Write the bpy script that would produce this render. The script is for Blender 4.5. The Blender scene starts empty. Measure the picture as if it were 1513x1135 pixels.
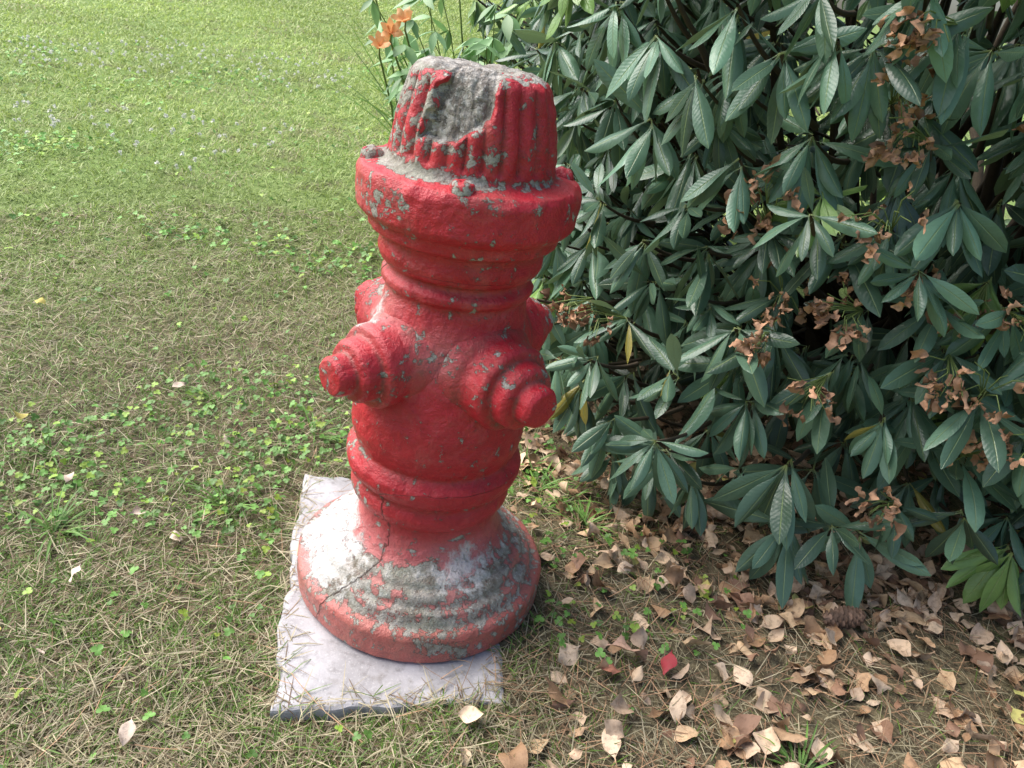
import bpy, math, numpy as np
from mathutils import Vector, Matrix
rng=np.random.default_rng(7)
sc=bpy.context.scene
R=math.radians
# ---------------------------------------------------------------- helpers
def _h(ix,iy,iz,s):
    n=(ix.astype(np.int64)*374761393+iy.astype(np.int64)*668265263+iz.astype(np.int64)*2147483647+s*1274126177)&0xffffffff
    n=((n^(n>>13))*1274126177)&0xffffffff
    n=((n^(n>>16))*668265263)&0xffffffff
    return ((n^(n>>15))&0xffffff)/float(0xffffff)
def vnoise(x,y,z=None,s=0):
    x=np.asarray(x,float);y=np.asarray(y,float)
    z=np.zeros_like(x) if z is None else np.asarray(z,float)
    ix,iy,iz=np.floor(x),np.floor(y),np.floor(z)
    fx,fy,fz=x-ix,y-iy,z-iz
    fx=fx*fx*(3-2*fx);fy=fy*fy*(3-2*fy);fz=fz*fz*(3-2*fz)
    r=0
    for a in (0,1):
        for b in (0,1):
            for c in (0,1):
                w=(fx if a else 1-fx)*(fy if b else 1-fy)*(fz if c else 1-fz)
                r=r+w*_h(ix+a,iy+b,iz+c,s)
    return r
def fbm(x,y,z=None,s=0,o=4):
    r=0;a=.5;t=0;f=1.
    for i in range(o):
        r=r+a*vnoise(x*f,y*f,None if z is None else z*f,s+i*17);t+=a;a*=.5;f*=2.03
    return r/t
def sstep(a,b,x):
    t=np.clip((x-a)/(b-a),0,1);return t*t*(3-2*t)
def nrm(v):
    return v/np.maximum(np.linalg.norm(v,axis=-1,keepdims=True),1e-9)
def mkmesh(name,V,F,mat,parent=None,attrs=None,smooth=True):
    V=np.asarray(V,np.float32);me=bpy.data.meshes.new(name)
    Fs=F if isinstance(F,list) else [F]
    me.vertices.add(len(V));me.vertices.foreach_set('co',V.ravel())
    lo=np.concatenate([f.ravel() for f in Fs]).astype(np.int32)
    tot=np.concatenate([np.full(len(f),f.shape[1]) for f in Fs]).astype(np.int32)
    st=np.concatenate([[0],np.cumsum(tot)[:-1]]).astype(np.int32)
    me.loops.add(len(lo));me.loops.foreach_set('vertex_index',lo)
    me.polygons.add(len(tot));me.polygons.foreach_set('loop_start',st)
    me.polygons.foreach_set('use_smooth',np.full(len(tot),smooth,bool))
    me.update(calc_edges=True)
    if attrs:
        for k,a in attrs.items():
            a=np.asarray(a,np.float32)
            if a.shape[1]==3:a=np.concatenate([a,np.ones((len(a),1),np.float32)],1)
            at=me.attributes.new(k,'FLOAT_COLOR','POINT');at.data.foreach_set('color',a.ravel())
    me.materials.append(mat)
    ob=bpy.data.objects.new(name,me);sc.collection.objects.link(ob)
    if parent:ob.parent=parent
    return ob
def empty(name,loc=(0,0,0)):
    e=bpy.data.objects.new(name,None);e.location=loc;sc.collection.objects.link(e);return e
def leafgeo(P,D,N,L,W,kap,fold,roll,outl,m,col,twist=None,ripple=0.,off=0):
    n=len(outl);K=len(P)
    D=nrm(D);N=nrm(N-D*np.sum(N*D,1,keepdims=True));S=np.cross(D,N)
    u=np.linspace(0,1,n)
    th=kap[:,None]*u[None]
    ct,stn=np.cos(th),np.sin(th)
    du=1/(n-1)
    cx=np.concatenate([np.zeros((K,1)),np.cumsum((ct[:,1:]+ct[:,:-1])/2*du,1)],1)*L[:,None]
    cz=np.concatenate([np.zeros((K,1)),np.cumsum((stn[:,1:]+stn[:,:-1])/2*du,1)],1)*L[:,None]
    C=P[:,None]+D[:,None]*cx[...,None]-N[:,None]*cz[...,None]
    Nl=N[:,None]*ct[...,None]+D[:,None]*stn[...,None]
    Sl=np.repeat(S[:,None],n,1)
    if twist is not None:
        tw=(twist[:,None]*u[None])[...,None]
        Sl,Nl=Sl*np.cos(tw)+Nl*np.sin(tw),Nl*np.cos(tw)-Sl*np.sin(tw)
    v=np.linspace(-1,1,m+1)
    w=(W[:,None]*outl[None])
    lat=w[:,:,None]*v[None,None]
    up=w[:,:,None]*(fold[:,None,None]*np.abs(v)-roll[:,None,None]*v*v)
    if ripple:
        ph=rng.uniform(0,6.28,(K,1,1));ph2=rng.uniform(0,6.28,(K,1,1))
        up=up+ripple*W[:,None,None]*np.abs(v)*np.sin(u[None,:,None]*9+ph+v*2)*outl[None,:,None]
        up=up+ripple*.6*W[:,None,None]*np.sin(u[None,:,None]*5+ph2)*v
    V=C[:,:,None]+Sl[:,:,None]*lat[...,None]+Nl[:,:,None]*up[...,None]
    V=V.reshape(-1,3)
    i=np.arange(n-1)[:,None]*(m+1)+np.arange(m)[None]
    f=np.stack([i,i+1,i+m+2,i+m+1],-1).reshape(-1,4)
    F=(f[None]+(np.arange(K)*n*(m+1))[:,None,None]).reshape(-1,4)+off
    c=np.repeat(col,n*(m+1),0)
    luv=np.stack([np.broadcast_to(u[None,:,None],(K,n,m+1)),np.broadcast_to(v[None,None],(K,n,m+1)),np.broadcast_to(rng.random((K,1,1)),(K,n,m+1))],-1).reshape(-1,3)
    return V,F,c,luv
def tube(pts,rad,k=6,off=0):
    B,n,_=pts.shape
    T=np.gradient(pts,axis=1);T=nrm(T)
    ref=np.zeros_like(T);ref[...,0]=.31;ref[...,1]=.2;ref[...,2]=.93
    flat=np.abs(np.sum(T*nrm(ref),-1))>.97
    ref[flat]=np.array([1,0,0.])
    A=nrm(np.cross(T,ref));Bn=np.cross(T,A)
    a=np.linspace(0,2*np.pi,k,endpoint=False)
    V=pts[:,:,None]+rad[:,:,None,None]*(A[:,:,None]*np.cos(a)[None,None,:,None]+Bn[:,:,None]*np.sin(a)[None,None,:,None])
    i=np.arange(n-1)[:,None]*k;j=np.arange(k)[None];j2=(j+1)%k
    f=np.stack([i+j,i+j2,i+k+j2,i+k+j],-1).reshape(-1,4)
    F=(f[None]+(np.arange(B)*n*k)[:,None,None]).reshape(-1,4)+off
    return V.reshape(-1,3),F
# ---------------------------------------------------------------- node helper
class NT:
    def __init__(s,name):
        s.m=bpy.data.materials.new(name);s.m.use_nodes=True;s.t=s.m.node_tree
        s.b=s.t.nodes['Principled BSDF'];s.out=s.t.nodes['Material Output']
    def n(s,ty,**k):
        x=s.t.nodes.new(ty)
        for a,b in k.items():setattr(x,a,b)
        return x
    def put(s,sock,v):
        if hasattr(v,'is_output'):s.t.links.new(v,sock)
        elif v is not None:
            sock.default_value=(v if not (isinstance(v,tuple) and len(v)==3 and sock.type=='RGBA') else (*v,1))
    def math(s,op,a,b=None,c=None,clamp=False):
        x=s.n('ShaderNodeMath',operation=op,use_clamp=clamp)
        for i,v in enumerate((a,b,c)):
            if v is not None:s.put(x.inputs[i],v)
        return x.outputs[0]
    def mix(s,f,a,b,bt='MIX'):
        x=s.n('ShaderNodeMix',data_type='RGBA',blend_type=bt)
        s.put(x.inputs[0],f);s.put(x.inputs[6],a);s.put(x.inputs[7],b);return x.outputs[2]
    def noise(s,vec,sc_,det=6,rough=.6,dist=0.):
        x=s.n('ShaderNodeTexNoise');s.put(x.inputs['Vector'],vec);x.inputs['Scale'].default_value=sc_
        x.inputs['Detail'].default_value=det;x.inputs['Roughness'].default_value=rough;x.inputs['Distortion'].default_value=dist
        return x.outputs['Fac']
    def attr(s,name):
        return s.n('ShaderNodeAttribute',attribute_name=name)
    def sep(s,c):
        x=s.n('ShaderNodeSeparateColor');s.put(x.inputs[0],c);return x.outputs
    def obj(s):return s.n('ShaderNodeTexCoord').outputs['Object']
    def thr(s,v,t,k):
        return s.math('MULTIPLY',s.math('SUBTRACT',v,t),k,clamp=True)
    def bump(s,h,dist,strength=1.):
        x=s.n('ShaderNodeBump');x.inputs['Strength'].default_value=strength;x.inputs['Distance'].default_value=dist
        s.put(x.inputs['Height'],h);s.put(s.b.inputs['Normal'],x.outputs[0]);return x
    def set(s,**k):
        for a,v in k.items():s.put(s.b.inputs[a.replace('_',' ')],v)
# ---------------------------------------------------------------- terrain height
HCAM=.955;DCAM=1.079;PITCH=27.
SO=np.array([-.157,-.328]);SW,SL=.345,.58
ca,sa=math.cos(R(13.3)),math.sin(R(13.3))
def slab_uv(x,y):
    dx,dy=x-SO[0],y-SO[1]
    return dx*ca+dy*sa,-dx*sa+dy*ca
def in_slab(x,y,pad=0.):
    u,v=slab_uv(x,y);return (u>-pad)&(u<SW+pad)&(v>-pad)&(v<SL+pad)
def gz(x,y):
    x=np.asarray(x,float);y=np.asarray(y,float)
    z=-.024+.022*(fbm(x*2.2+5,y*2.2,None,3,3)-.5)+.010*(vnoise(x*11,y*11,None,5)-.5)
    z=z+.012*sstep(.12,.3,x)*sstep(1.2,.3,np.abs(y))
    d=np.hypot(x,y)
    z=np.maximum(z,-.006-.05*np.clip(d-.24,0,9)-.1*(x<.02))
    z=z+np.clip(y-.9,0,30)*.055*sstep(.9,2.,y)
    return z
BC=np.array([1.38,1.38])
def bushR(a):
    c,s=np.cos(a),np.sin(a);p=3.6
    return (np.abs(c/1.26)**p+np.abs(s/1.22)**p)**(-1/p)
def prof(z):
    return np.interp(z,[0,.12,.4,.8,1.1,1.5,1.8,2.05],[.93,1.,.99,1.02,1.02,.93,.75,.4])
def bush_in(x,y,k=1.):
    dx,dy=x-BC[0],y-BC[1];return (np.hypot(dx,dy)<bushR(np.arctan2(dy,dx))*k)|(np.hypot(x-.27,y-1.85)<.55*k)
def litter(x,y):
    b=sstep(.04,.32,x-.06*np.clip(-y,0,1)+.12*(fbm(x*6,y*6,None,40,2)-.5))
    return b*sstep(1.6,.6,y)
# ---------------------------------------------------------------- materials
def leafmat(name,spec_rough=.4,transl=.25,rib=0.,under=None,bump_=0.,tcol=None):
    t=NT(name);a=t.attr('col');c=a.outputs['Color']
    if rib:
        l=t.attr('luv');uv=t.sep(l.outputs['Color'])
        av=t.math('ABSOLUTE',uv[1])
        ribm=t.math('SUBTRACT',1.,t.math('MULTIPLY',av,12.),clamp=True)
        c=t.mix(t.math('MULTIPLY',ribm,rib),c,(.32,.42,.17))
        sv=t.math('SINE',t.math('ADD',t.math('MULTIPLY',uv[0],105.),t.math('MULTIPLY',av,-11.)))
        ns=t.noise(t.obj(),60,2)
        h=t.math('ADD',t.math('MULTIPLY',sv,.10),t.math('MULTIPLY',ribm,-1.))
        h=t.math('ADD',h,t.math('MULTIPLY',ns,1.5))
        t.bump(h,.0009,.8)
        petm=t.math('SUBTRACT',1.,t.math('MULTIPLY',uv[0],8.),clamp=True)
        c=t.mix(petm,c,(.29,.34,.10))
        c=t.mix(t.math('MULTIPLY',ns,.3),c,(.03,.06,.035))
    if bump_:
        ns=t.noise(t.obj(),120,3);t.bump(ns,bump_)
        c=t.mix(t.math('MULTIPLY',t.thr(ns,.5,6.),.4),c,(.14,.07,.035))
    if under:
        g=t.n('ShaderNodeNewGeometry')
        c=t.mix(g.outputs['Backfacing'],c,under)
    t.set(Base_Color=c,Roughness=spec_rough)
    if transl:
        tr=t.n('ShaderNodeBsdfTranslucent');t.put(tr.inputs[0],t.mix(.4,c,tcol) if tcol else c)
        ms=t.n('ShaderNodeMixShader');ms.inputs[0].default_value=transl
        t.t.links.new(t.b.outputs[0],ms.inputs[1]);t.t.links.new(tr.outputs[0],ms.inputs[2]);t.t.links.new(ms.outputs[0],t.out.inputs[0])
    return t.m
M_grass=leafmat('grass_blades',.5,.30)
M_clover=leafmat('clover_leaf',.5,.2)
M_rhodo=leafmat('rhododendron_leaf',.28,.12,rib=.8,under=(.22,.31,.20),tcol=(.3,.45,.08))
M_dry=leafmat('dead_leaf',.7,0,bump_=.0010)
M_plant=leafmat('perennial_leaf',.45,.25,tcol=(.25,.4,.05))
M_petal=leafmat('petal',.5,.35)
t=NT('soil_and_thatch');o=t.obj()
n2=t.noise(o,38,5,.7,.6);n3=t.noise(o,160,3,.7,1.)
c=t.mix(t.thr(n2,.38,4.),(.05,.038,.022),(.19,.155,.085))
c=t.mix(t.math('MULTIPLY',t.thr(n3,.5,5.),.8),c,(.33,.29,.17))
grn=t.mix(t.thr(n3,.4,4.),(.10,.17,.03),(.28,.40,.11))
dist=t.n('ShaderNodeVectorMath',operation='LENGTH');t.put(dist.inputs[0],o)
far=t.math('MULTIPLY',t.math('SUBTRACT',dist.outputs['Value'],1.),.6,clamp=True)
c=t.mix(t.math('MULTIPLY',far,t.thr(t.noise(o,4.,3),.22,4.)),c,grn)
t.set(Base_Color=c,Roughness=.95);t.bump(n2,.012)
M_soil=t.m
t=NT('weathered_flagstone');o=t.obj()
n1=t.noise(o,9,4,.55);n2=t.noise(o,60,4,.65);n3=t.noise(o,260,2)
c=t.mix(t.thr(n1,.38,4.),(.33,.32,.33),(.50,.49,.51))
c=t.mix(t.math('MULTIPLY',t.thr(n2,.54,6.),.55),c,(.17,.16,.155))
c=t.mix(t.math('MULTIPLY',t.thr(n3,.55,7.),.35),c,(.62,.61,.61))
n4=t.noise(o,24,5,.7)
c=t.mix(t.math('MULTIPLY',t.thr(n4,.56,7.),.55),c,(.16,.14,.115))
t.set(Base_Color=c,Roughness=.55);t.bump(n2,.0010)
M_slab=t.m
t=NT('branch_bark');o=t.obj();n2=t.noise(o,60,3,.7)
t.set(Base_Color=t.mix(n2,(.03,.022,.014),(.10,.075,.045)),Roughness=.9)
M_bark=t.m
t=NT('green_stem');t.set(Base_Color=(.16,.22,.06),Roughness=.6);M_stem=t.m
# hydrant paint
t=NT('chipped_red_paint');o=t.obj()
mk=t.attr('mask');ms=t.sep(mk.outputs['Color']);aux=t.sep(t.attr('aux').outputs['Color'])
nA=t.noise(o,13,7,.70,.4);nB=t.noise(o,58,5,.7,.3);nC=t.noise(o,210,3,.7);nD=t.noise(o,5,3,.6,.3);nE=t.noise(o,31,6,.76,.6)
red=t.mix(t.thr(nD,.35,3.),(.44,.016,.028),(.60,.028,.046))
red=t.mix(t.math('MULTIPLY',t.thr(nE,.49,5.),.50),red,(.27,.016,.020))
red=t.mix(t.math('MULTIPLY',t.thr(nA,.50,5.),.30),red,(.64,.20,.18))
red=t.mix(t.math('MULTIPLY',aux[1],t.math('ADD',.40,t.math('MULTIPLY',nE,.6))),red,(.42,.17,.13))
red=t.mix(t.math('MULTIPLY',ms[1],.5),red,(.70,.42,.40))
s=t.math('ADD',t.math('ADD',nA,t.math('MULTIPLY',t.math('SUBTRACT',nB,.5),.95)),ms[0])
chip=t.thr(s,.650,24.)
fl=t.thr(t.math('ADD',nE,t.math('MULTIPLY',t.math('SUBTRACT',nB,.5),.7)),.640,30.)
chip=t.math('MAXIMUM',chip,fl)
conc=t.mix(t.thr(nB,.36,4.),(.14,.11,.085),(.40,.37,.33))
conc=t.mix(t.math('MULTIPLY',t.thr(nE,.45,6.),.6),conc,(.37,.40,.32))
conc=t.mix(t.math('MULTIPLY',t.thr(nC,.56,8.),.6),conc,(.64,.64,.59))
c=t.mix(chip,red,conc)
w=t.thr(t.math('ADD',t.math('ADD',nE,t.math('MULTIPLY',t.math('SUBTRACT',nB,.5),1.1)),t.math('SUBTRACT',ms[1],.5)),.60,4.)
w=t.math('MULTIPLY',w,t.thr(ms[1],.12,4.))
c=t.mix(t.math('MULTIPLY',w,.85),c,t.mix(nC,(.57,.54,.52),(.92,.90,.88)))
brk=t.thr(t.math('ADD',ms[2],t.math('MULTIPLY',t.math('SUBTRACT',nE,.5),.7)),.5,9.)
bc=t.mix(t.thr(nB,.4,5.),(.20,.17,.145),(.48,.45,.41));bc=t.mix(t.thr(nC,.55,8.),bc,(.62,.60,.56))
c=t.mix(brk,c,bc)
dm=t.math('MULTIPLY',t.thr(nA,.52,5.),t.math('ADD',.12,t.math('MULTIPLY',aux[1],.40)))
c=t.mix(dm,c,(.16,.135,.08))
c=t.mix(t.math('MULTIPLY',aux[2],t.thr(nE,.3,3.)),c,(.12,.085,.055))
cd_=t.math('ABSOLUTE',t.math('ADD',t.math('SUBTRACT',aux[0],.5),t.math('MULTIPLY',t.math('SUBTRACT',nE,.5),.16)))
ck=t.math('SUBTRACT',1.,t.math('MULTIPLY',cd_,110.),clamp=True)
c=t.mix(t.math('MULTIPLY',ck,.7),c,(.12,.05,.035))
anyc=t.math('MAXIMUM',t.math('MAXIMUM',chip,brk),w)
t.set(Base_Color=c,Roughness=t.math('ADD',t.math('ADD',.30,t.math('MULTIPLY',nE,.18)),t.math('MULTIPLY',anyc,.45)))
h=t.math('SUBTRACT',t.math('ADD',t.math('MULTIPLY',nB,.9),t.math('MULTIPLY',nE,1.05)),t.math('MULTIPLY',chip,.8))
h=t.math('ADD',h,t.math('MULTIPLY',nC,t.math('ADD',.22,t.math('MULTIPLY',anyc,.5))))
h=t.math('SUBTRACT',h,t.math('MULTIPLY',ck,1.2))
t.bump(h,.0042)
M_hyd=t.m
# ---------------------------------------------------------------- ground sheet
ax=np.concatenate([-np.geomspace(60,3,26)[:-1],np.linspace(-3,3,240),np.geomspace(3,60,26)[1:]])
X,Y=np.meshgrid(ax,ax,indexing='xy');n=len(ax)
Z=gz(X,Y);ii=np.arange(n-1)[:,None]*n+np.arange(n-1)[None]
F=np.stack([ii,ii+1,ii+n+1,ii+n],-1).reshape(-1,4)
Z=np.where(in_slab(X,Y,-.015),-.04,Z)
mkmesh('ground',np.stack([X,Y,Z],-1).reshape(-1,3),F,M_soil)
# ---------------------------------------------------------------- slab
nu,nv_=80,120
U,Vv=np.meshgrid(np.linspace(0,1,nu),np.linspace(0,1,nv_),indexing='ij')
el=.010*(fbm(Vv*9,Vv*0,None,11,4)-.5)*2; er=.014*(fbm(Vv*6,Vv*0+3,None,12,4)-.5)*2
eb=.005*(fbm(U*8,U*0,None,13,4)-.5)*2; et=.03*(fbm(U*6,U*0,None,14,4)-.5)*2
u=U*SW+el*(1-U)+er*U; v=Vv*SL+eb*(1-Vv)+et*Vv
x=SO[0]+u*ca-v*sa; y=SO[1]+u*sa+v*ca
z=.0012*(fbm(x*15,y*15,None,15,4)-.5)-.002
edge=np.minimum(np.minimum(U,1-U)*SW,np.minimum(Vv,1-Vv)*SL)
z=z-.003*np.exp(-edge/.003)*(.5+vnoise(x*60,y*60,None,2))
V=[np.stack([x,y,z],-1).reshape(-1,3)];ii=np.arange(nu-1)[:,None]*nv_+np.arange(nv_-1)[None]
Fl=[np.stack([ii,ii+nv_,ii+nv_+1,ii+1],-1).reshape(-1,4)]
loop=np.concatenate([np.arange(0,nu)*nv_, (nu-1)*nv_+np.arange(1,nv_), np.arange(nu-2,-1,-1)*nv_+nv_-1, np.arange(nv_-2,0,-1)])
ring=V[0][loop];m_=len(loop);cen=V[0].mean(0);prev=loop;cnt=nu*nv_
for k,(dz,sc2) in enumerate([(-.004,1.003),(-.016,1.004),(-.045,1.0)]):
    r2=ring.copy();r2[:,:2]=cen[:2]+(ring[:,:2]-cen[:2])*(sc2+.004*(vnoise(ring[:,0]*50,ring[:,1]*50,None,k)[:,None]-.5));r2[:,2]=ring[:,2]+dz
    V.append(r2);cur=cnt+np.arange(m_);cnt+=m_
    Fl.append(np.stack([prev,cur,np.roll(cur,-1),np.roll(prev,-1)],-1)[:, ::-1]);prev=cur
slab=mkmesh('stone_slab',np.concatenate(V),np.concatenate(Fl),M_slab,smooth=False)
# ---------------------------------------------------------------- hydrant
hyd=empty('fire_hydrant')
def resample(p,step,sig):
    p=np.array(p,float);d=np.concatenate([[0],np.cumsum(np.hypot(*np.diff(p,axis=0).T))])
    n=int(d[-1]/step);s=np.linspace(0,d[-1],n)
    q=np.stack([np.interp(s,d,p[:,0]),np.interp(s,d,p[:,1])],1)
    k=int(sig*3/step)+1;g=np.exp(-.5*(np.arange(-k,k+1)*step/sig)**2);g/=g.sum()
    qp=np.concatenate([np.repeat(q[:1],k,0),q,np.repeat(q[-1:],k,0)])
    q2=np.stack([np.convolve(qp[:,i],g,'valid') for i in (0,1)],1);q2[0]=q[0];q2[-1]=q[-1]
    return q2
P_body=[(.15,.0),(.205,0.),(.212,.006),(.213,.050),(.208,.058),(.194,.061),(.190,.070),(.186,.080),(.174,.083),(.171,.092),(.166,.100),(.154,.103),(.150,.111),(.138,.118),(.126,.130),(.118,.146),(.114,.165),(.115,.184),
 (.121,.190),(.129,.198),(.132,.210),(.130,.222),(.127,.230),(.129,.238),(.138,.245),(.142,.258),(.141,.271),(.133,.282),(.127,.290),(.131,.301),(.137,.325),(.136,.365),(.130,.41),(.122,.455),(.114,.50),(.107,.53),(.103,.552),
 (.104,.557),(.111,.563),(.112,.573),(.103,.581),(.102,.588),(.113,.594),(.119,.608),(.117,.626),(.119,.634),(.134,.640),(.137,.656),(.147,.662),(.154,.670),(.155,.716),(.152,.725),(.119,.731),(.114,.736),(.114,.756),(.110,.787),(.103,.817),(.095,.842),(.086,.855),(.075,.860),(.04,.857),(.0,.855)]
q=resample(P_body,.0022,.0021);seg=560
a=np.linspace(0,2*np.pi,seg,endpoint=False)
qs=resample(P_body,.0022,.009)
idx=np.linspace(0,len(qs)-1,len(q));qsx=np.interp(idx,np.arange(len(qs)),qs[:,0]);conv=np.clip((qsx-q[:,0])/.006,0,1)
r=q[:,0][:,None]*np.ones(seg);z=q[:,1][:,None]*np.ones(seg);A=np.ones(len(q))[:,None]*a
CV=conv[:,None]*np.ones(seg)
sA=np.where(A>np.pi,A-2*np.pi,A)
bon=sstep(.740,.750,z)*sstep(.856,.828,z)
rb_=np.abs(np.sin(A*13+.8*np.sin(A*3)))
ribs=rb_**.7
wob=fbm(np.sin(A)*3+5,np.cos(A)*3+5,z*14,20,3)
r=r-bon*(1-ribs)*(.0085)*(.3+1.2*wob)
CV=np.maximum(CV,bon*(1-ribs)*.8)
px,py=np.sin(A)*r,-np.cos(A)*r
lump=(fbm(px*14+9,py*14+9,z*14,31,4)-.5)
fine=(fbm(px*70+9,py*70+9,z*70,37,3)-.5)
r=r*(1+0.012*(fbm(np.sin(A)*1.3+3,np.cos(A)*1.3+3,z*4,33,2)-.5)*2)+lump*.007*sstep(0,.02,r)+fine*.0030*sstep(0,.02,r)
z=z+lump*.005*np.where(z>.01,1,0)
bz=(z-.820)/.044;ba=(sA+.13)/.40
jag=(fbm(sA*5+7,z*60,None,50,3)-.5)*1.0
bd=np.sqrt(ba**2+np.clip(-bz,0,9)**2+np.clip(bz,0,9)**2*.1)+jag*.6+ba*np.clip(bz,-1,1)*-.35
broken=sstep(1.02,.86,bd)*sstep(.74,.76,z)*sstep(.02,.06,r)
r=r-broken*(.011+.007*fbm(sA*9,z*70,None,51,3))+broken*bon*(1-ribs)*.006
topm=sstep(.843,.858,z)
z=z+topm*.012*(fbm(px*50+3,py*50+3,None,52,4)-.5)-.006*topm*sstep(.04,.075,r)*vnoise(A*4,A*0,None,5)
r=r-.007*sstep(.71,.725,z)*sstep(.735,.728,z)*vnoise(A*9,z*0,None,54)*sstep(.12,.15,r)
px,py=np.sin(A)*r,-np.cos(A)*r
V=np.stack([px,py,z],-1).reshape(-1,3)
i=np.arange(len(q)-1)[:,None]*seg;j=np.arange(seg)[None];j2=(j+1)%seg
F=np.stack([i+j,i+j2,i+seg+j2,i+seg+j],-1).reshape(-1,4)
def blob(x,y,zz,c,rad):
    return np.exp(-(((x-c[0])**2+(y-c[1])**2+(zz-c[2])**2)/rad**2))
def hmask(x,y,z,brk=None,cv=None,isbody=True):
    A=np.arctan2(x,-y);rr=np.hypot(x,y)
    left=sstep(-.2,1.,-np.sin(A))
    wear=np.full_like(x,-.035)
    wear+=.25*sstep(.726,.731,z)*sstep(.748,.735,z)
    wear+=.095*sstep(.74,.755,z)+.12*sstep(.74,.79,z)*left+.25*sstep(.846,.858,z)
    wear+=.05*sstep(.725,.70,z)*sstep(.63,.65,z)
    ledge=sstep(.056,.064,z)*sstep(.15,.12,z)*sstep(.125,.14,rr)
    wear+=.16*ledge+.05*sstep(.2,.12,z)+.04*left
    wear+=.15*blob(x,y,z,(.0,-.12,.487),.026)+.04*sstep(.33,.25,z)
    white=.72*blob(x,y,z,(-.18,0,.10),.11)+.45*blob(x,y,z,(-.15,-.12,.09),.07)+.8*blob(x,y,z,(-.125,-.02,.49),.06)+.6*blob(x,y,z,(-.12,-.08,.53),.05)  # left base and shoulder patches: sun glare put into colour, plus bleached old paint
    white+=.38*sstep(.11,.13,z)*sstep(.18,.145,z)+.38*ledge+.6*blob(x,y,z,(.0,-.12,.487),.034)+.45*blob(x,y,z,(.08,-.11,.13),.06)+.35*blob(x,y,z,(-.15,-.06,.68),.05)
    b=np.zeros_like(x) if brk is None else brk
    b=np.maximum(b,.8*sstep(.850,.858,z)*.7)
    b=b+.20*sstep(.765,.84,z)*sstep(.2,1.,-np.sin(A))
    aux=np.zeros(x.shape+(3,))
    a0=np.interp(z,[0,.06,.12,.16,.30,.44,.52,.60],[-.75,-.66,-.42,-.40,-.55,-1.15,-1.25,-1.3])
    d=(A-a0)*rr/.12*.5
    on=(sstep(.30,.24,z)+sstep(.46,.50,z)*sstep(.62,.58,z))*(1. if isbody else 0.)
    aux[...,0]=np.clip(.5+d*1.4,0,1)*on
    aux[...,1]=sstep(.15,.09,z)*sstep(.10,.13,rr)
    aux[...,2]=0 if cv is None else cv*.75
    return np.stack([wear,np.clip(white,0,1),b],-1).reshape(-1,3),aux.reshape(-1,3)
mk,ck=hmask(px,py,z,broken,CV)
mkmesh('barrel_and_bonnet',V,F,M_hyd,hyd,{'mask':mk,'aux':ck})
def outlet(name,az,z0,k,sl=0.,kr=1.):
    pr=[(.084,.085),(.074,.104),(.067,.113),(.064,.120),(.063,.146),(.059,.152),(.049,.154),(.0475,.160),(.047,.176),(.042,.182),(.032,.184),(.0305,.190),(.0305,.204),(.026,.211),(.012,.212),(.0,.2115)]
    q=resample(pr,.0016,.0014);sg=180
    b=np.linspace(0,2*np.pi,sg,endpoint=False)
    r=q[:,0][:,None]*np.ones(sg)*kr;s=q[:,1][:,None]*np.ones(sg)*k;B=np.ones(len(q))[:,None]*b
    hx=sstep(.183,.188,q[:,1])[:,None];r=r*(1-hx*.10*(1-np.cos(((B+az)%(2*np.pi/5)-np.pi/5)))*6*.5)
    d=np.array([math.sin(az),-math.cos(az),sl]);d/=np.linalg.norm(d);e1=np.array([math.cos(az),math.sin(az),0]);e2=np.cross(d,e1)
    P=np.array([0,0,z0])+d*s[...,None]+(e1*np.cos(B)[...,None]+e2*np.sin(B)[...,None])*r[...,None]
    lump=fbm(P[...,0]*22+9,P[...,1]*22+9,P[...,2]*22,61,4)-.5;f2=fbm(P[...,0]*90+9,P[...,1]*90+9,P[...,2]*90,67,3)-.5
    rad=nrm(P-np.array([0,0,z0])-d*(s*.75)[...,None]);P=P+rad*(lump*.005+f2*.002)[...,None]
    i=np.arange(len(q)-1)[:,None]*sg;j=np.arange(sg)[None];j2=(j+1)%sg
    F=np.stack([i+j,i+j2,i+sg+j2,i+sg+j],-1).reshape(-1,4)
    cvv=np.exp(-((q[:,1]-.156)/.003)**2)+np.exp(-((q[:,1]-.186)/.003)**2)+.6*np.exp(-((q[:,1]-.108)/.008)**2)
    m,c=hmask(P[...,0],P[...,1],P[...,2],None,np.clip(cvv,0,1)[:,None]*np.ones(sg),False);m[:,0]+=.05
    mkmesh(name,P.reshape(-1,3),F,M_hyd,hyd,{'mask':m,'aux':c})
outlet('outlet_cap_front_left',R(-42),.457,1.,-.03,.98);outlet('outlet_cap_front_right',R(47),.455,1.,-.03,1.05)
outlet('outlet_cap_rear_left',R(-131),.457,1.02);outlet('outlet_cap_rear_right',R(140),.457,1.03)
for bi,(az,rr) in enumerate([(0.03,.134),(-1.35,.134),(1.9,.134),(3.0,.134)]):
    uu,vv=np.meshgrid(np.linspace(0,np.pi/2,14),np.linspace(0,2*np.pi,32,endpoint=False),indexing='ij')
    rb=.017*np.cos(uu)**.6;zb=.724+.016*np.sin(uu)
    x=rr*math.sin(az)+rb*np.cos(vv);y=-rr*math.cos(az)+rb*np.sin(vv)
    nn=fbm(x*90+9,y*90+9,zb*90,5,3)-.5;zb=zb+nn*.010
    i=np.arange(13)[:,None]*32;j=np.arange(32)[None];j2=(j+1)%32
    F=np.stack([i+j,i+j2,i+32+j2,i+32+j],-1).reshape(-1,4)
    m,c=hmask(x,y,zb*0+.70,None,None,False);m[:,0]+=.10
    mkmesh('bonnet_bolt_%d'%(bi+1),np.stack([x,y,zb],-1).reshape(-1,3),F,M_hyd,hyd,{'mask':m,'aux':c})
hyd.rotation_euler=(0,R(.8),0);hyd.location=(-.002,0,-.002)
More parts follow.
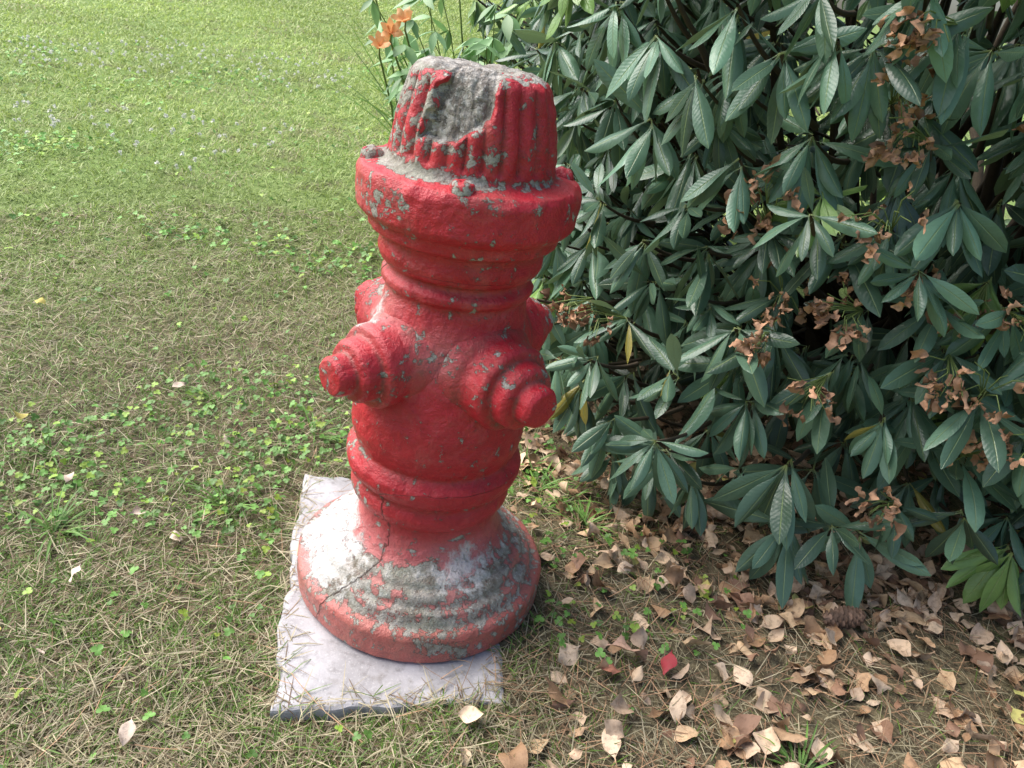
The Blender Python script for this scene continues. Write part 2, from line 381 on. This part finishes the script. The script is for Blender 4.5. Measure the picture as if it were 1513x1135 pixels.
# ---------------------------------------------------------------- grass
CG=np.array([.11,-DCAM])
def blades(N,r0,R1,p,a0,a1,fn):
    u=rng.random(N);e=1-p+1
    r=(u*(R1**e-r0**e)+r0**e)**(1/e);an=rng.uniform(a0,a1,N)
    return fn(CG[0]+r*np.sin(an),CG[1]+r*np.cos(an),r)
def grassfn(dry):
    def f(x,y,r):
        lt=litter(x,y);k=~in_slab(x,y,.004 if not dry else -.02)&~bush_in(x,y,.93)&(np.hypot(x,y)>.215)
        k&=rng.random(len(x))>lt*(.84 if not dry else .5)
        if not dry:
            th=sstep(.42,.62,fbm(x*2.6,y*2.6,None,70,3))*sstep(3.,1.2,r)
            k&=rng.random(len(x))>th*.32+.08*sstep(1.5,.8,r)
        x,y,r=x[k],y[k],r[k];N=len(x)
        z=gz(x,y);sc_=np.maximum(1,r*.56)
        az=rng.uniform(0,6.28,N)
        if dry:
            D=np.stack([np.cos(az),np.sin(az),rng.uniform(-.08,.45,N)],-1)
            L=rng.uniform(.02,.065,N);W=rng.uniform(.0005,.0010,N)*sc_;kap=rng.uniform(-.3,1.3,N)
            z=z+rng.uniform(0,.014,N)
            z=np.where(in_slab(x,y,.0),.001,z)
        else:
            D=np.stack([np.cos(az)*.7,np.sin(az)*.7,rng.uniform(.3,1.4,N)],-1)
            L=rng.uniform(.018,.048,N)*(1+.10*np.clip(r-1.5,0,3));W=rng.uniform(.0006,.0013,N)*sc_;kap=rng.uniform(.1,1.5,N)
        Nn=np.stack([rng.normal(0,.25,N),rng.normal(0,.25,N),np.ones(N)],-1)
        big=fbm(x*.9+20,y*.9+3,None,85,3)
        dr=fbm(x*1.6+2,y*1.6,None,80,4)+.09*sstep(1.7,.5,r)-.11*sstep(1.1,2.8,r)+rng.normal(0,.12,N)+.2*litter(x,y)+.5*(big-.5)
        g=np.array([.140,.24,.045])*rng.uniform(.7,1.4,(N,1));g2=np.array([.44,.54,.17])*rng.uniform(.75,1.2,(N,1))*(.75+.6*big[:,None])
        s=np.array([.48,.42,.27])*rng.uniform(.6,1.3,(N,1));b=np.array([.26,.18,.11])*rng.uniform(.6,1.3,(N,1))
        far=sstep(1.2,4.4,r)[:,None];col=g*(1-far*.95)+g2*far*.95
        if dry:
            q=rng.random((N,1));col=np.where(q<.70,s,np.where(q<.9,b,col))
        else:
            q=sstep(.48,.70,dr)[:,None];col=np.where(rng.random((N,1))<q*.7,s*(1-.3*far)+g2*.3*far,col)
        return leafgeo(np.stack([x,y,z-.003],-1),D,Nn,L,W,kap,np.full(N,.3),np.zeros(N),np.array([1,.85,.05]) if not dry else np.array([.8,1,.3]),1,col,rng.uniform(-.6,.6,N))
    return f
lawn=empty('lawn_grass')
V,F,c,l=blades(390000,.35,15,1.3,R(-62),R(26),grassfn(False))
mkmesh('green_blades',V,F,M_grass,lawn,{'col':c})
V,F,c,l=blades(95000,.35,3.2,1.2,R(-62),R(60),grassfn(True))
mkmesh('dry_thatch',V,F,M_grass,lawn,{'col':c})
tx=[(-.66,-.02),(-.62,-.40),(-.40,.12),(.26,.30),(.30,.22),(-.58,.5),(-.8,.2),(-.32,.42),(.62,-.29),(-.2,.5),(.20,.33),(.17,.42)]
Ps=[];Ds=[];Ls=[];Ws=[]
for (x,y) in tx:
    k=rng.integers(14,30)
    an=rng.uniform(0,6.28,k);rr=rng.uniform(0,.02,k)
    Ps.append(np.stack([x+rr*np.cos(an),y+rr*np.sin(an),gz(x+0*an,y+0*an)],-1))
    Ds.append(np.stack([np.cos(an)*.8,np.sin(an)*.8,rng.uniform(.4,1.3,k)],-1));Ls.append(rng.uniform(.05,.11,k));Ws.append(rng.uniform(.0012,.0024,k))
P=np.concatenate(Ps);D=np.concatenate(Ds);L=np.concatenate(Ls);W=np.concatenate(Ws);N=len(P)
V,F,c,l=leafgeo(P,D,np.tile([0,0,1.],(N,1)),L,W,rng.uniform(.5,1.6,N),np.full(N,.3),np.zeros(N),np.array([.8,1,.9,.65,.05]),2,np.array([.15,.29,.06])*rng.uniform(.7,1.5,(N,1)))
mkmesh('crabgrass_tufts',V,F,M_grass,lawn,{'col':c})
def clover(N):
    r=(rng.random(N)*(7**.8-.5**.8)+.5**.8)**(1/.8);an=rng.uniform(R(-62),R(25),N)
    x=CG[0]+r*np.sin(an);y=CG[1]+r*np.cos(an)
    d=fbm(x*1.9+11,y*1.9+4,None,90,3)+.12*np.exp(-((y-.35-.2*x)/.5)**2)-.14*sstep(.1,-.5,y)-.03*sstep(1.2,2.,y)
    k=(rng.random(N)<sstep(.52,.66,d)*.9+.04)&~in_slab(x,y,.03)&~bush_in(x,y,.95)&(rng.random(N)>litter(x,y)*.8)&(np.hypot(x,y)>.23)
    x,y,r=x[k],y[k],r[k];K=len(x);z=gz(x,y)+rng.uniform(.010,.034,K)
    ax_=nrm(np.stack([rng.normal(0,.35,K),rng.normal(0,.35,K)-.15,np.ones(K)],-1));e1=nrm(np.cross(ax_,np.tile([0,1.,0.],(K,1))));e2=np.cross(ax_,e1)
    ph=rng.uniform(0,6.28,K);P=[];D=[];Nn=[]
    for q in range(3):
        f=ph+q*2.094;d=e1*np.cos(f)[:,None]+e2*np.sin(f)[:,None]+ax_*.15
        P.append(np.stack([x,y,z],-1));D.append(d);Nn.append(ax_)
    P=np.concatenate(P);D=np.concatenate(D);Nn=np.concatenate(Nn)
    sz=np.tile(rng.uniform(.0048,.0092,K)*np.clip(r*.5,1,1.6),3);rt=np.tile(r,3)[:,None]
    col=np.tile(np.array([.13,.28,.055])*rng.uniform(.6,1.5,(K,1))+np.array([.14,.12,0])*(rng.random((K,1))<.2),(3,1))*(1+.35*sstep(1.5,4,rt));M=len(P)
    return leafgeo(P,D,Nn,sz,sz*.55,rng.uniform(0,.6,M),np.full(M,.25),np.zeros(M),np.array([.15,.85,1,.45]),2,col)
V,F,c,l=clover(30000)
mkmesh('clover_patches',V,F,M_clover,None,{'col':c})
N=420;x=rng.uniform(-3.4,-1.2,N);y=rng.uniform(2.,5.,N);k=fbm(x*1.2,y*1.2,None,97,2)>.48;x,y=x[k],y[k];N=len(x);P=[];D=[];Nn=[]
z=gz(x,y)+.06
for q in range(8):
    d=nrm(rng.normal(0,1,(N,3))+np.array([0,0,.6]));P.append(np.stack([x,y,z],-1));D.append(d);Nn.append(rng.normal(0,1,(N,3)))
P=np.concatenate(P);D=np.concatenate(D);Nn=np.concatenate(Nn);M=len(P)
V,F,c,l=leafgeo(P,D,Nn,np.full(M,.012),np.full(M,.0055),np.full(M,.3),np.zeros(M),np.zeros(M),np.array([.4,1,.4]),2,np.tile([.78,.78,.72],(M,1)))
mkmesh('clover_flowers',V,F,M_petal,None,{'col':c})
# ---------------------------------------------------------------- leaf litter
def litterleaves(x,y,L,col,zoff=.004,tilt=.35):
    N=len(x);an=rng.uniform(0,6.28,N)
    D=np.stack([np.cos(an),np.sin(an),rng.normal(.05,tilt*.6,N)],-1)
    Nn=np.stack([rng.normal(0,tilt,N),rng.normal(0,tilt,N),np.ones(N)*np.where(rng.random(N)<.6,1,-1)],-1)
    z=np.where(in_slab(x,y,0),.003,gz(x,y))+zoff+rng.uniform(0,.014,N)
    W=L*rng.uniform(.22,.38,N)
    out=np.array([.05,.06,.45,.85,1,.98,.85,.62,.32,.02])
    return leafgeo(np.stack([x,y,z],-1),D,Nn,L,W,rng.normal(.4,.9,N),rng.uniform(-.1,.8,N),rng.uniform(-.3,.7,N),out,4,col,rng.normal(0,.7,N),ripple=.28)
def dens(x,y):
    d=litter(x,y)
    edge=np.hypot(x-BC[0],y-BC[1])/bushR(np.arctan2(y-BC[1],x-BC[0]))
    return d*(.34+.85*np.exp(-((edge-1.0)/.16)**2)+.28*sstep(-.1,-.35,y)+.25*sstep(.5,.8,x))*(.4+1.2*fbm(x*5,y*5,None,95,2))
N=7200;x=rng.uniform(.0,2.1,N);y=rng.uniform(-.65,1.3,N)
k=(rng.random(N)<dens(x,y)*.8)&(np.hypot(x,y)>.25)&~in_slab(x,y,0);x,y=x[k],y[k];N=len(x)
pal=np.array([[.60,.42,.25],[.68,.50,.33],[.52,.34,.20],[.40,.24,.13],[.62,.45,.31],[.28,.16,.10],[.70,.53,.37]])
col=pal[rng.integers(0,7,N)]*rng.uniform(.72,1.15,(N,1))
col=np.where(rng.random((N,1))<.02,np.array([[.50,.47,.15]]),col)
V1=litterleaves(x,y,rng.uniform(.026,.060,N),col)
sx_=np.array([-.72,-.55,-.54,-.82,-.50,-.43,-.66,-.33,-.75,-.50,-.9,-.28,-.1,-1.2,-.6,-.7]);sy_=np.array([-.10,-.12,.02,-.07,.34,-.02,.52,-.38,-.38,-.30,.3,.7,.62,.8,-.26,.12])
n2=len(sx_);c2=np.where(rng.random((n2,1))<.3,np.array([[.55,.47,.12]]),np.array([[.66,.53,.42]]))*rng.uniform(.8,1.1,(n2,1))
V2=litterleaves(sx_,sy_,rng.uniform(.026,.044,n2),c2,.020,.2)
V3=litterleaves(np.array([.33,.335,.44]),np.array([-.13,-.20,-.12]),np.array([.080,.065,.05]),np.array([[.66,.42,.30],[.48,.20,.13],[.34,.035,.045]]),.022,.15)
def cat(lst):
    off=0;o=[[],[],[],[]]
    for V,F,c,l in lst:
        o[0].append(V);o[1].append(F+off);o[2].append(c);o[3].append(l);off+=len(V)
    return [np.concatenate(q) for q in o]
V,F,c,l=cat([V1,V2,V3]);mkmesh('fallen_leaves',V,F,M_dry,None,{'col':c})
N=6000;x=rng.uniform(-.5,1.7,N);y=rng.uniform(-.6,.9,N);k=rng.random(N)<(.12+.9*litter(x,y));k&=(np.hypot(x,y)>.225);x,y=x[k],y[k];N=len(x)
an=rng.uniform(0,6.28,N)
V,F,c,l=leafgeo(np.stack([x,y,np.where(in_slab(x,y,0),.001,gz(x,y)+.004)+rng.uniform(.002,.012,N)],-1),np.stack([np.cos(an),np.sin(an),rng.normal(0,.08,N)],-1),np.tile([0,0,1.],(N,1)),rng.uniform(.03,.09,N),rng.uniform(.0004,.0008,N),rng.normal(0,.35,N),np.zeros(N),np.zeros(N),np.array([1,1,1,.6]),1,np.array([.38,.23,.13])*rng.uniform(.5,1.4,(N,1)),rng.normal(0,.5,N))
mkmesh('pine_needles',V,F,M_dry,None,{'col':c})
pts=np.array([[[.60,-.33,0],[.66,-.325,.004],[.72,-.32,.006],[.78,-.322,.003]]]);pts[...,2]+=gz(pts[...,0],pts[...,1])+.012
V,F=tube(pts,np.array([[.006,.0055,.005,.003]]),8);mkmesh('fallen_twig',V,F,M_bark)
def cone():
    P=[];D=[];Nn=[];L=[];K=110;axd=nrm(np.array([.95,.25,.06]));e1=nrm(np.cross(axd,[0,0,1.]));e2=np.cross(axd,e1)
    for i in range(K):
        s=i/K;f=i*2.39996;rd=e1*math.cos(f)+e2*math.sin(f);rb=.021*math.sin(math.pi*(.12+.82*s))**.7
        P.append(axd*(s*.085-.045)+rd*rb*.45);D.append(rd+axd*1.1);Nn.append(axd*-1+rd*.9);L.append(rb*.72)
    P=np.array(P)+np.array([.78,.04,float(gz(.78,.04))+.032]);L=np.array(L)
    return leafgeo(P,np.array(D),np.array(Nn),L,L*.50,np.full(K,-.5),np.full(K,-.3),np.full(K,0.),np.array([.5,.8,1,.9,.3]),2,np.array([.17,.11,.08])*rng.uniform(.5,1.6,(K,1)))
V,F,c,l=cone();mkmesh('pine_cone',V,F,M_dry,None,{'col':c})
# ---------------------------------------------------------------- rhododendron
rho=empty('rhododendron_bush')
def whorlpts(N,front,deps=(0,.09,.2,.34),pr=(.42,.26,.20,.12)):
    a=rng.uniform(R(150),R(330),N) if front else rng.uniform(R(-30),R(150),N)
    z=rng.uniform(.11,2.0,N)
    dep=rng.choice(deps,N,p=pr)+rng.uniform(-.03,.05,N)
    bump_=.15*(fbm(a*3.2,z*3.5,None,101,3)-.5)*2
    rr=bushR(a)*prof(z)*(1+bump_)-dep
    x=BC[0]+rr*np.cos(a);y=BC[1]+rr*np.sin(a)
    k=(np.hypot(x,y)>.34)
    return x[k],y[k],z[k],a[k],dep[k]
def lobepts(N,cx,cy,cz,rx,ry,rz):
    d=nrm(rng.normal(0,1,(N,3)));dp=rng.choice([0,.12,.25],N,p=[.5,.3,.2]);k=1-dp+rng.uniform(-.06,.06,N)
    x=cx+d[:,0]*rx*k;y=cy+d[:,1]*ry*k;z=cz+d[:,2]*rz*k;m=z>.12
    return x[m],y[m],z[m],np.arctan2(d[m,1],d[m,0]),dp[m]
xs=[whorlpts(2600,True),whorlpts(420,False),lobepts(460,.27,1.85,.58,.52,.5,.68),whorlpts(330,True,(.5,.65,.8),(.4,.3,.3))]
x,y,z,a,dep=[np.concatenate([q[i] for q in xs]) for i in range(5)]
keep=[];pts=np.stack([x,y,z],-1)
for i in range(len(pts)):
    if keep and np.min(np.sum((pts[keep]-pts[i])**2,1))<.076**2:continue
    keep.append(i)
pts=pts[keep];a=a[keep];dep=dep[keep];NW=len(pts);print('whorls',NW)
out=np.stack([np.cos(a),np.sin(a),np.zeros(NW)],-1)
Aw=nrm(out*rng.uniform(.6,1.1,(NW,1))+np.array([0,0,1.])*rng.uniform(-.1,.9,(NW,1))+rng.normal(0,.35,(NW,3)))
P=[];D=[];Nn=[];L=[];W=[];kap=[];col=[];tw=[]
for i in range(NW):
    k=rng.integers(7,12);A_=Aw[i];e1=nrm(np.cross(A_,[.1,.2,1.]));e2=np.cross(A_,e1)
    g=rng.uniform(.4,1.7);f0=rng.uniform(0,6.28);young=rng.random()<.035;base=rng.uniform(.6,1.35)
    Lw=rng.uniform(.098,.150)
    for q in range(k):
        f=f0+q*2.39996+rng.normal(0,.25);tl=R(rng.uniform(28,92))
        rd=e1*math.cos(f)+e2*math.sin(f)
        d=rd*math.sin(tl)+A_*math.cos(tl)*.8+np.array([0,0,-g*rng.uniform(.5,1.3)])+rng.normal(0,.12,3)
        P.append(pts[i]+A_*rng.uniform(-.025,.008));D.append(d);Nn.append(A_+np.array([0,0,.5])+rng.normal(0,.30,3))
        l_=Lw*rng.uniform(.7,1.12);L.append(l_);W.append(l_*rng.uniform(.100,.135));kap.append(rng.uniform(-.3,.7));tw.append(rng.normal(0,.5))
        cc=np.array([.105,.195,.128])*base*rng.uniform(.6,1.5)
        if young:cc=np.array([.22,.38,.10])*rng.uniform(.8,1.2)
        elif rng.random()<.005:cc=np.array([.35,.30,.06])
        col.append(cc)
P,D,Nn,L,W,kap,col,tw=map(np.array,(P,D,Nn,L,W,kap,col,tw));N=len(P);print('rleaves',N)
outl=np.array([.09,.08,.40,.74,.94,1,.92,.66,.03])
V,F,c,l=leafgeo(P,D,Nn,L,W,kap,rng.uniform(.05,.4,N),rng.uniform(.15,.9,N),outl,4,col,tw,ripple=.12)
mkmesh('leaves',V,F,M_rhodo,rho,{'col':c,'luv':l})
n=7;tt=np.linspace(0,1,n)[None,:,None]
inner=pts-out*rng.uniform(.12,.26,(NW,1))-np.array([0,0,1.])*rng.uniform(.02,.14,(NW,1));inner[:,2]=np.maximum(inner[:,2],.03)
mid=(pts+inner)/2+np.array([0,0,-.025])
B0=(1-tt)**2*inner[:,None]+2*tt*(1-tt)*mid[:,None]+tt**2*pts[:,None]
V,F=tube(B0,np.linspace(.0055,.0028,n)[None]*rng.uniform(.8,1.3,(NW,1)),5);mkmesh('twigs',V,F,M_bark,rho)
sel=rng.choice(NW,150,replace=False);S_=pts[sel]
n=9;tt=np.linspace(0,1,n)[None,:,None]
c0=np.where((S_[:,:1]<.85)&(S_[:,1:2]>1.3),np.array([[.40,1.85]]),BC[None]);root=np.concatenate([c0+rng.normal(0,.12,(150,2)),np.full((150,1),-.05)],1)
mid=S_*np.array([.6,.6,.5])+np.concatenate([c0*.4,np.zeros((150,1))],1)+rng.normal(0,.06,(150,3))
B0=(1-tt)**2*root[:,None]+2*tt*(1-tt)*mid[:,None]+tt**2*inner[sel][:,None]
V,F=tube(B0,np.linspace(.016,.005,n)[None]*rng.uniform(.8,1.3,(150,1)),7);mkmesh('branches',V,F,M_bark,rho)
TN=7;end=np.stack([BC[0]+rng.normal(0,.6,TN),BC[1]+rng.normal(-.1,.5,TN),rng.uniform(.8,1.4,TN)],-1)
root=np.stack([BC[0]+rng.normal(0,.15,TN),BC[1]+rng.normal(-.1,.15,TN),np.full(TN,-.1)],-1)
B1=root[:,None]*(1-tt)+end[:,None]*tt+np.sin(tt*6)*rng.normal(0,.05,(TN,1,3))
V,F=tube(B1,np.linspace(.03,.012,n)[None]*np.ones((TN,1)),10);mkmesh('trunks',V,F,M_bark,rho)
vis=np.where((dep<.08)&(pts[:,2]>.2)&(pts[:,1]<1.3)&(rng.random(NW)<(.04+.50*sstep(.4,.8,pts[:,0]))))[0]
P=[];D=[];Nn=[];L=[];W=[];col=[];st=[]
for i in vis:
    top=pts[i]+Aw[i]*rng.uniform(.03,.06)+out[i]*.03;dn=rng.random()
    for q in range(rng.integers(9,17)):
        dd=nrm(Aw[i]*.6+rng.normal(0,.7,3)-np.array([0,0,dn*1.1]));e=top+dd*rng.uniform(.02,.055)
        m2=(top+e)/2+np.array([0,0,.006]);st.append([pts[i],m2,e])
        if rng.random()<.8:
            for w_ in range(rng.integers(2,5)):
                P.append(e+rng.normal(0,.006,3));D.append(dd+rng.normal(0,.6,3)+np.array([0,0,-.6]));Nn.append(rng.normal(0,1,3));l_=rng.uniform(.012,.036);L.append(l_);W.append(l_*rng.uniform(.12,.30))
                col.append(np.array([.44,.25,.15])*rng.uniform(.3,1.3)+np.array([.06,.03,0.01])*rng.random())
P,D,Nn,L,W,col=map(np.array,(P,D,Nn,L,W,col));N=len(P)
V,F,c,l=leafgeo(P,D,Nn,L,W,rng.normal(0,2.2,N),rng.uniform(-1.2,1.5,N),rng.uniform(-.8,.8,N),np.array([.2,.7,1,.8,.9,.5,.2]),3,col,rng.normal(0,2.4,N),ripple=1.)
mkmesh('spent_flowers',V,F,M_dry,rho,{'col':c})
st=np.array(st);V,F=tube(st,np.tile([.0012,.0010,.0008],(len(st),1)),4);mkmesh('flower_stalks',V,F,M_stem,rho)
# ---------------------------------------------------------------- daylilies
dl=empty('daylily_plant')
N=110;an=rng.uniform(0,6.28,N);x=-.20+rng.normal(0,.09,N);y=2.1+rng.normal(0,.12,N)
V,F,c,l=leafgeo(np.stack([x,y,gz(x,y)],-1),np.stack([np.cos(an)*.34-.04,np.sin(an)*.34,rng.uniform(1.2,1.8,N)],-1),np.stack([-np.cos(an)*.2,-np.sin(an)*.2,np.ones(N)],-1),rng.uniform(.60,.90,N),rng.uniform(.008,.012,N),rng.uniform(.3,1.2,N),np.full(N,.5),np.zeros(N),np.array([.8,1,1,.95,.85,.7,.5,.25,.02]),2,np.array([.24,.39,.11])*rng.uniform(.7,1.4,(N,1)),rng.normal(0,.5,N))
mkmesh('strap_leaves',V,F,M_plant,dl,{'col':c})
P=[];D=[];Nn=[];L=[];W=[];st=[]
for fx,fy,fz in [(-.54,1.72,.90),(-.415,1.30,.745),(-.385,1.30,.785),(-.35,1.32,.82),(-.27,1.8,.93)]:
    b=np.array([-.28+rng.normal(0,.05),1.9,0.]);f=np.array([fx,fy,fz]);st.append([b,b*.4+f*.6+np.array([0,0,.1]),f-np.array([0,0,.02]),f])
    ax_=nrm(np.array([rng.normal(-.3,.6),rng.normal(-.5,.3),.7]));e1=nrm(np.cross(ax_,[0,1.,.1]));e2=np.cross(ax_,e1)
    for q in range(6):
        rd=e1*math.cos(q*1.047)+e2*math.sin(q*1.047);P.append(f);D.append(ax_*1.2+rd*.55);Nn.append(ax_-rd);L.append(.046);W.append(.0115)
P,D,Nn,L,W=map(np.array,(P,D,Nn,L,W));N=len(P)
V,F,c,l=leafgeo(P,D,Nn,L,W,np.full(N,-0.3)+rng.uniform(.8,1.6,N),np.full(N,.1),np.full(N,.2),np.array([.3,.5,.8,1,.9,.6,.1]),2,np.array([.90,.46,.20])*rng.uniform(.9,1.05,(N,1)),rng.normal(0,.4,N),ripple=.3)
mkmesh('flowers',V,F,M_petal,dl,{'col':c})
st=np.array(st);V,F=tube(st,np.tile([.004,.0035,.003,.002],(len(st),1)),6);mkmesh('scapes',V,F,M_stem,dl)
pp=empty('broadleaf_perennial')
P=[];D=[];Nn=[];L=[];W=[];st=[]
for s_ in range(46):
    b=np.array([-.20+rng.normal(0,.07),1.6+rng.normal(0,.1),0.]);tip=np.array([rng.uniform(-.48,-.05),rng.uniform(1.35,1.7),rng.uniform(.50,.94)])
    m2=b*.5+tip*.5+np.array([.06,.02,.14]);cs=[(1-q)**2*b+2*q*(1-q)*m2+q*q*tip for q in np.linspace(0,1,8)];st.append(cs)
    for q in range(4,8):
        for w_ in range(3):
            d=np.array([rng.normal(-.3,.7),rng.normal(-.2,.6),-rng.uniform(.2,1.)]);P.append(cs[q]);D.append(d);Nn.append([rng.normal(-.3,.3),rng.normal(-.5,.3),1.]);l_=rng.uniform(.06,.11);L.append(l_);W.append(l_*.17)
P,D,Nn,L,W=map(np.array,(P,D,Nn,L,W));N=len(P)
V,F,c,l=leafgeo(P,D,Nn,L,W,rng.uniform(-.2,.5,N),np.full(N,.35),np.full(N,.1),np.array([.06,.5,.9,1,.9,.65,.35,.02]),2,np.array([.26,.44,.21])*rng.uniform(.7,1.4,(N,1)),rng.normal(0,.3,N))
mkmesh('lance_leaves',V,F,M_plant,pp,{'col':c})
st=np.array(st);V,F=tube(st,np.tile(np.linspace(.003,.0015,8),(len(st),1)),5);mkmesh('stems',V,F,M_stem,pp)
# ---------------------------------------------------------------- light
sv=Vector((-.78,.22,1.0)).normalized()
w=bpy.data.worlds.new("World");sc.world=w;w.use_nodes=True
nt=w.node_tree;bg=nt.nodes['Background'];sk=nt.nodes.new('ShaderNodeTexSky');sk.sky_type='NISHITA';sk.sun_disc=False
sk.sun_elevation=math.asin(sv.z);sk.sun_rotation=math.atan2(sv.x,sv.y);sk.dust_density=4.;sk.air_density=1.
nt.links.new(sk.outputs[0],bg.inputs[0]);bg.inputs[1].default_value=.20
sl=bpy.data.lights.new('sun','SUN');sl.energy=5;sl.angle=R(58);sl.color=(1,.98,.95)
so=bpy.data.objects.new('sun',sl);sc.collection.objects.link(so);so.rotation_euler=sv.to_track_quat('Z','Y').to_euler()
sc.view_settings.view_transform='Standard';sc.view_settings.look='None';sc.view_settings.exposure=0
# ---------------------------------------------------------------- camera
cd=bpy.data.cameras.new('camera');cam=bpy.data.objects.new('camera',cd);sc.collection.objects.link(cam)
cd.sensor_width=36;cd.lens=27.2;cd.clip_start=.02;cd.clip_end=300
cam.matrix_world=Matrix.Translation((.11,-DCAM,HCAM))@Matrix.Rotation(R(90-PITCH),4,'X')@Matrix.Rotation(R(9),4,'Z')
sc.camera=cam
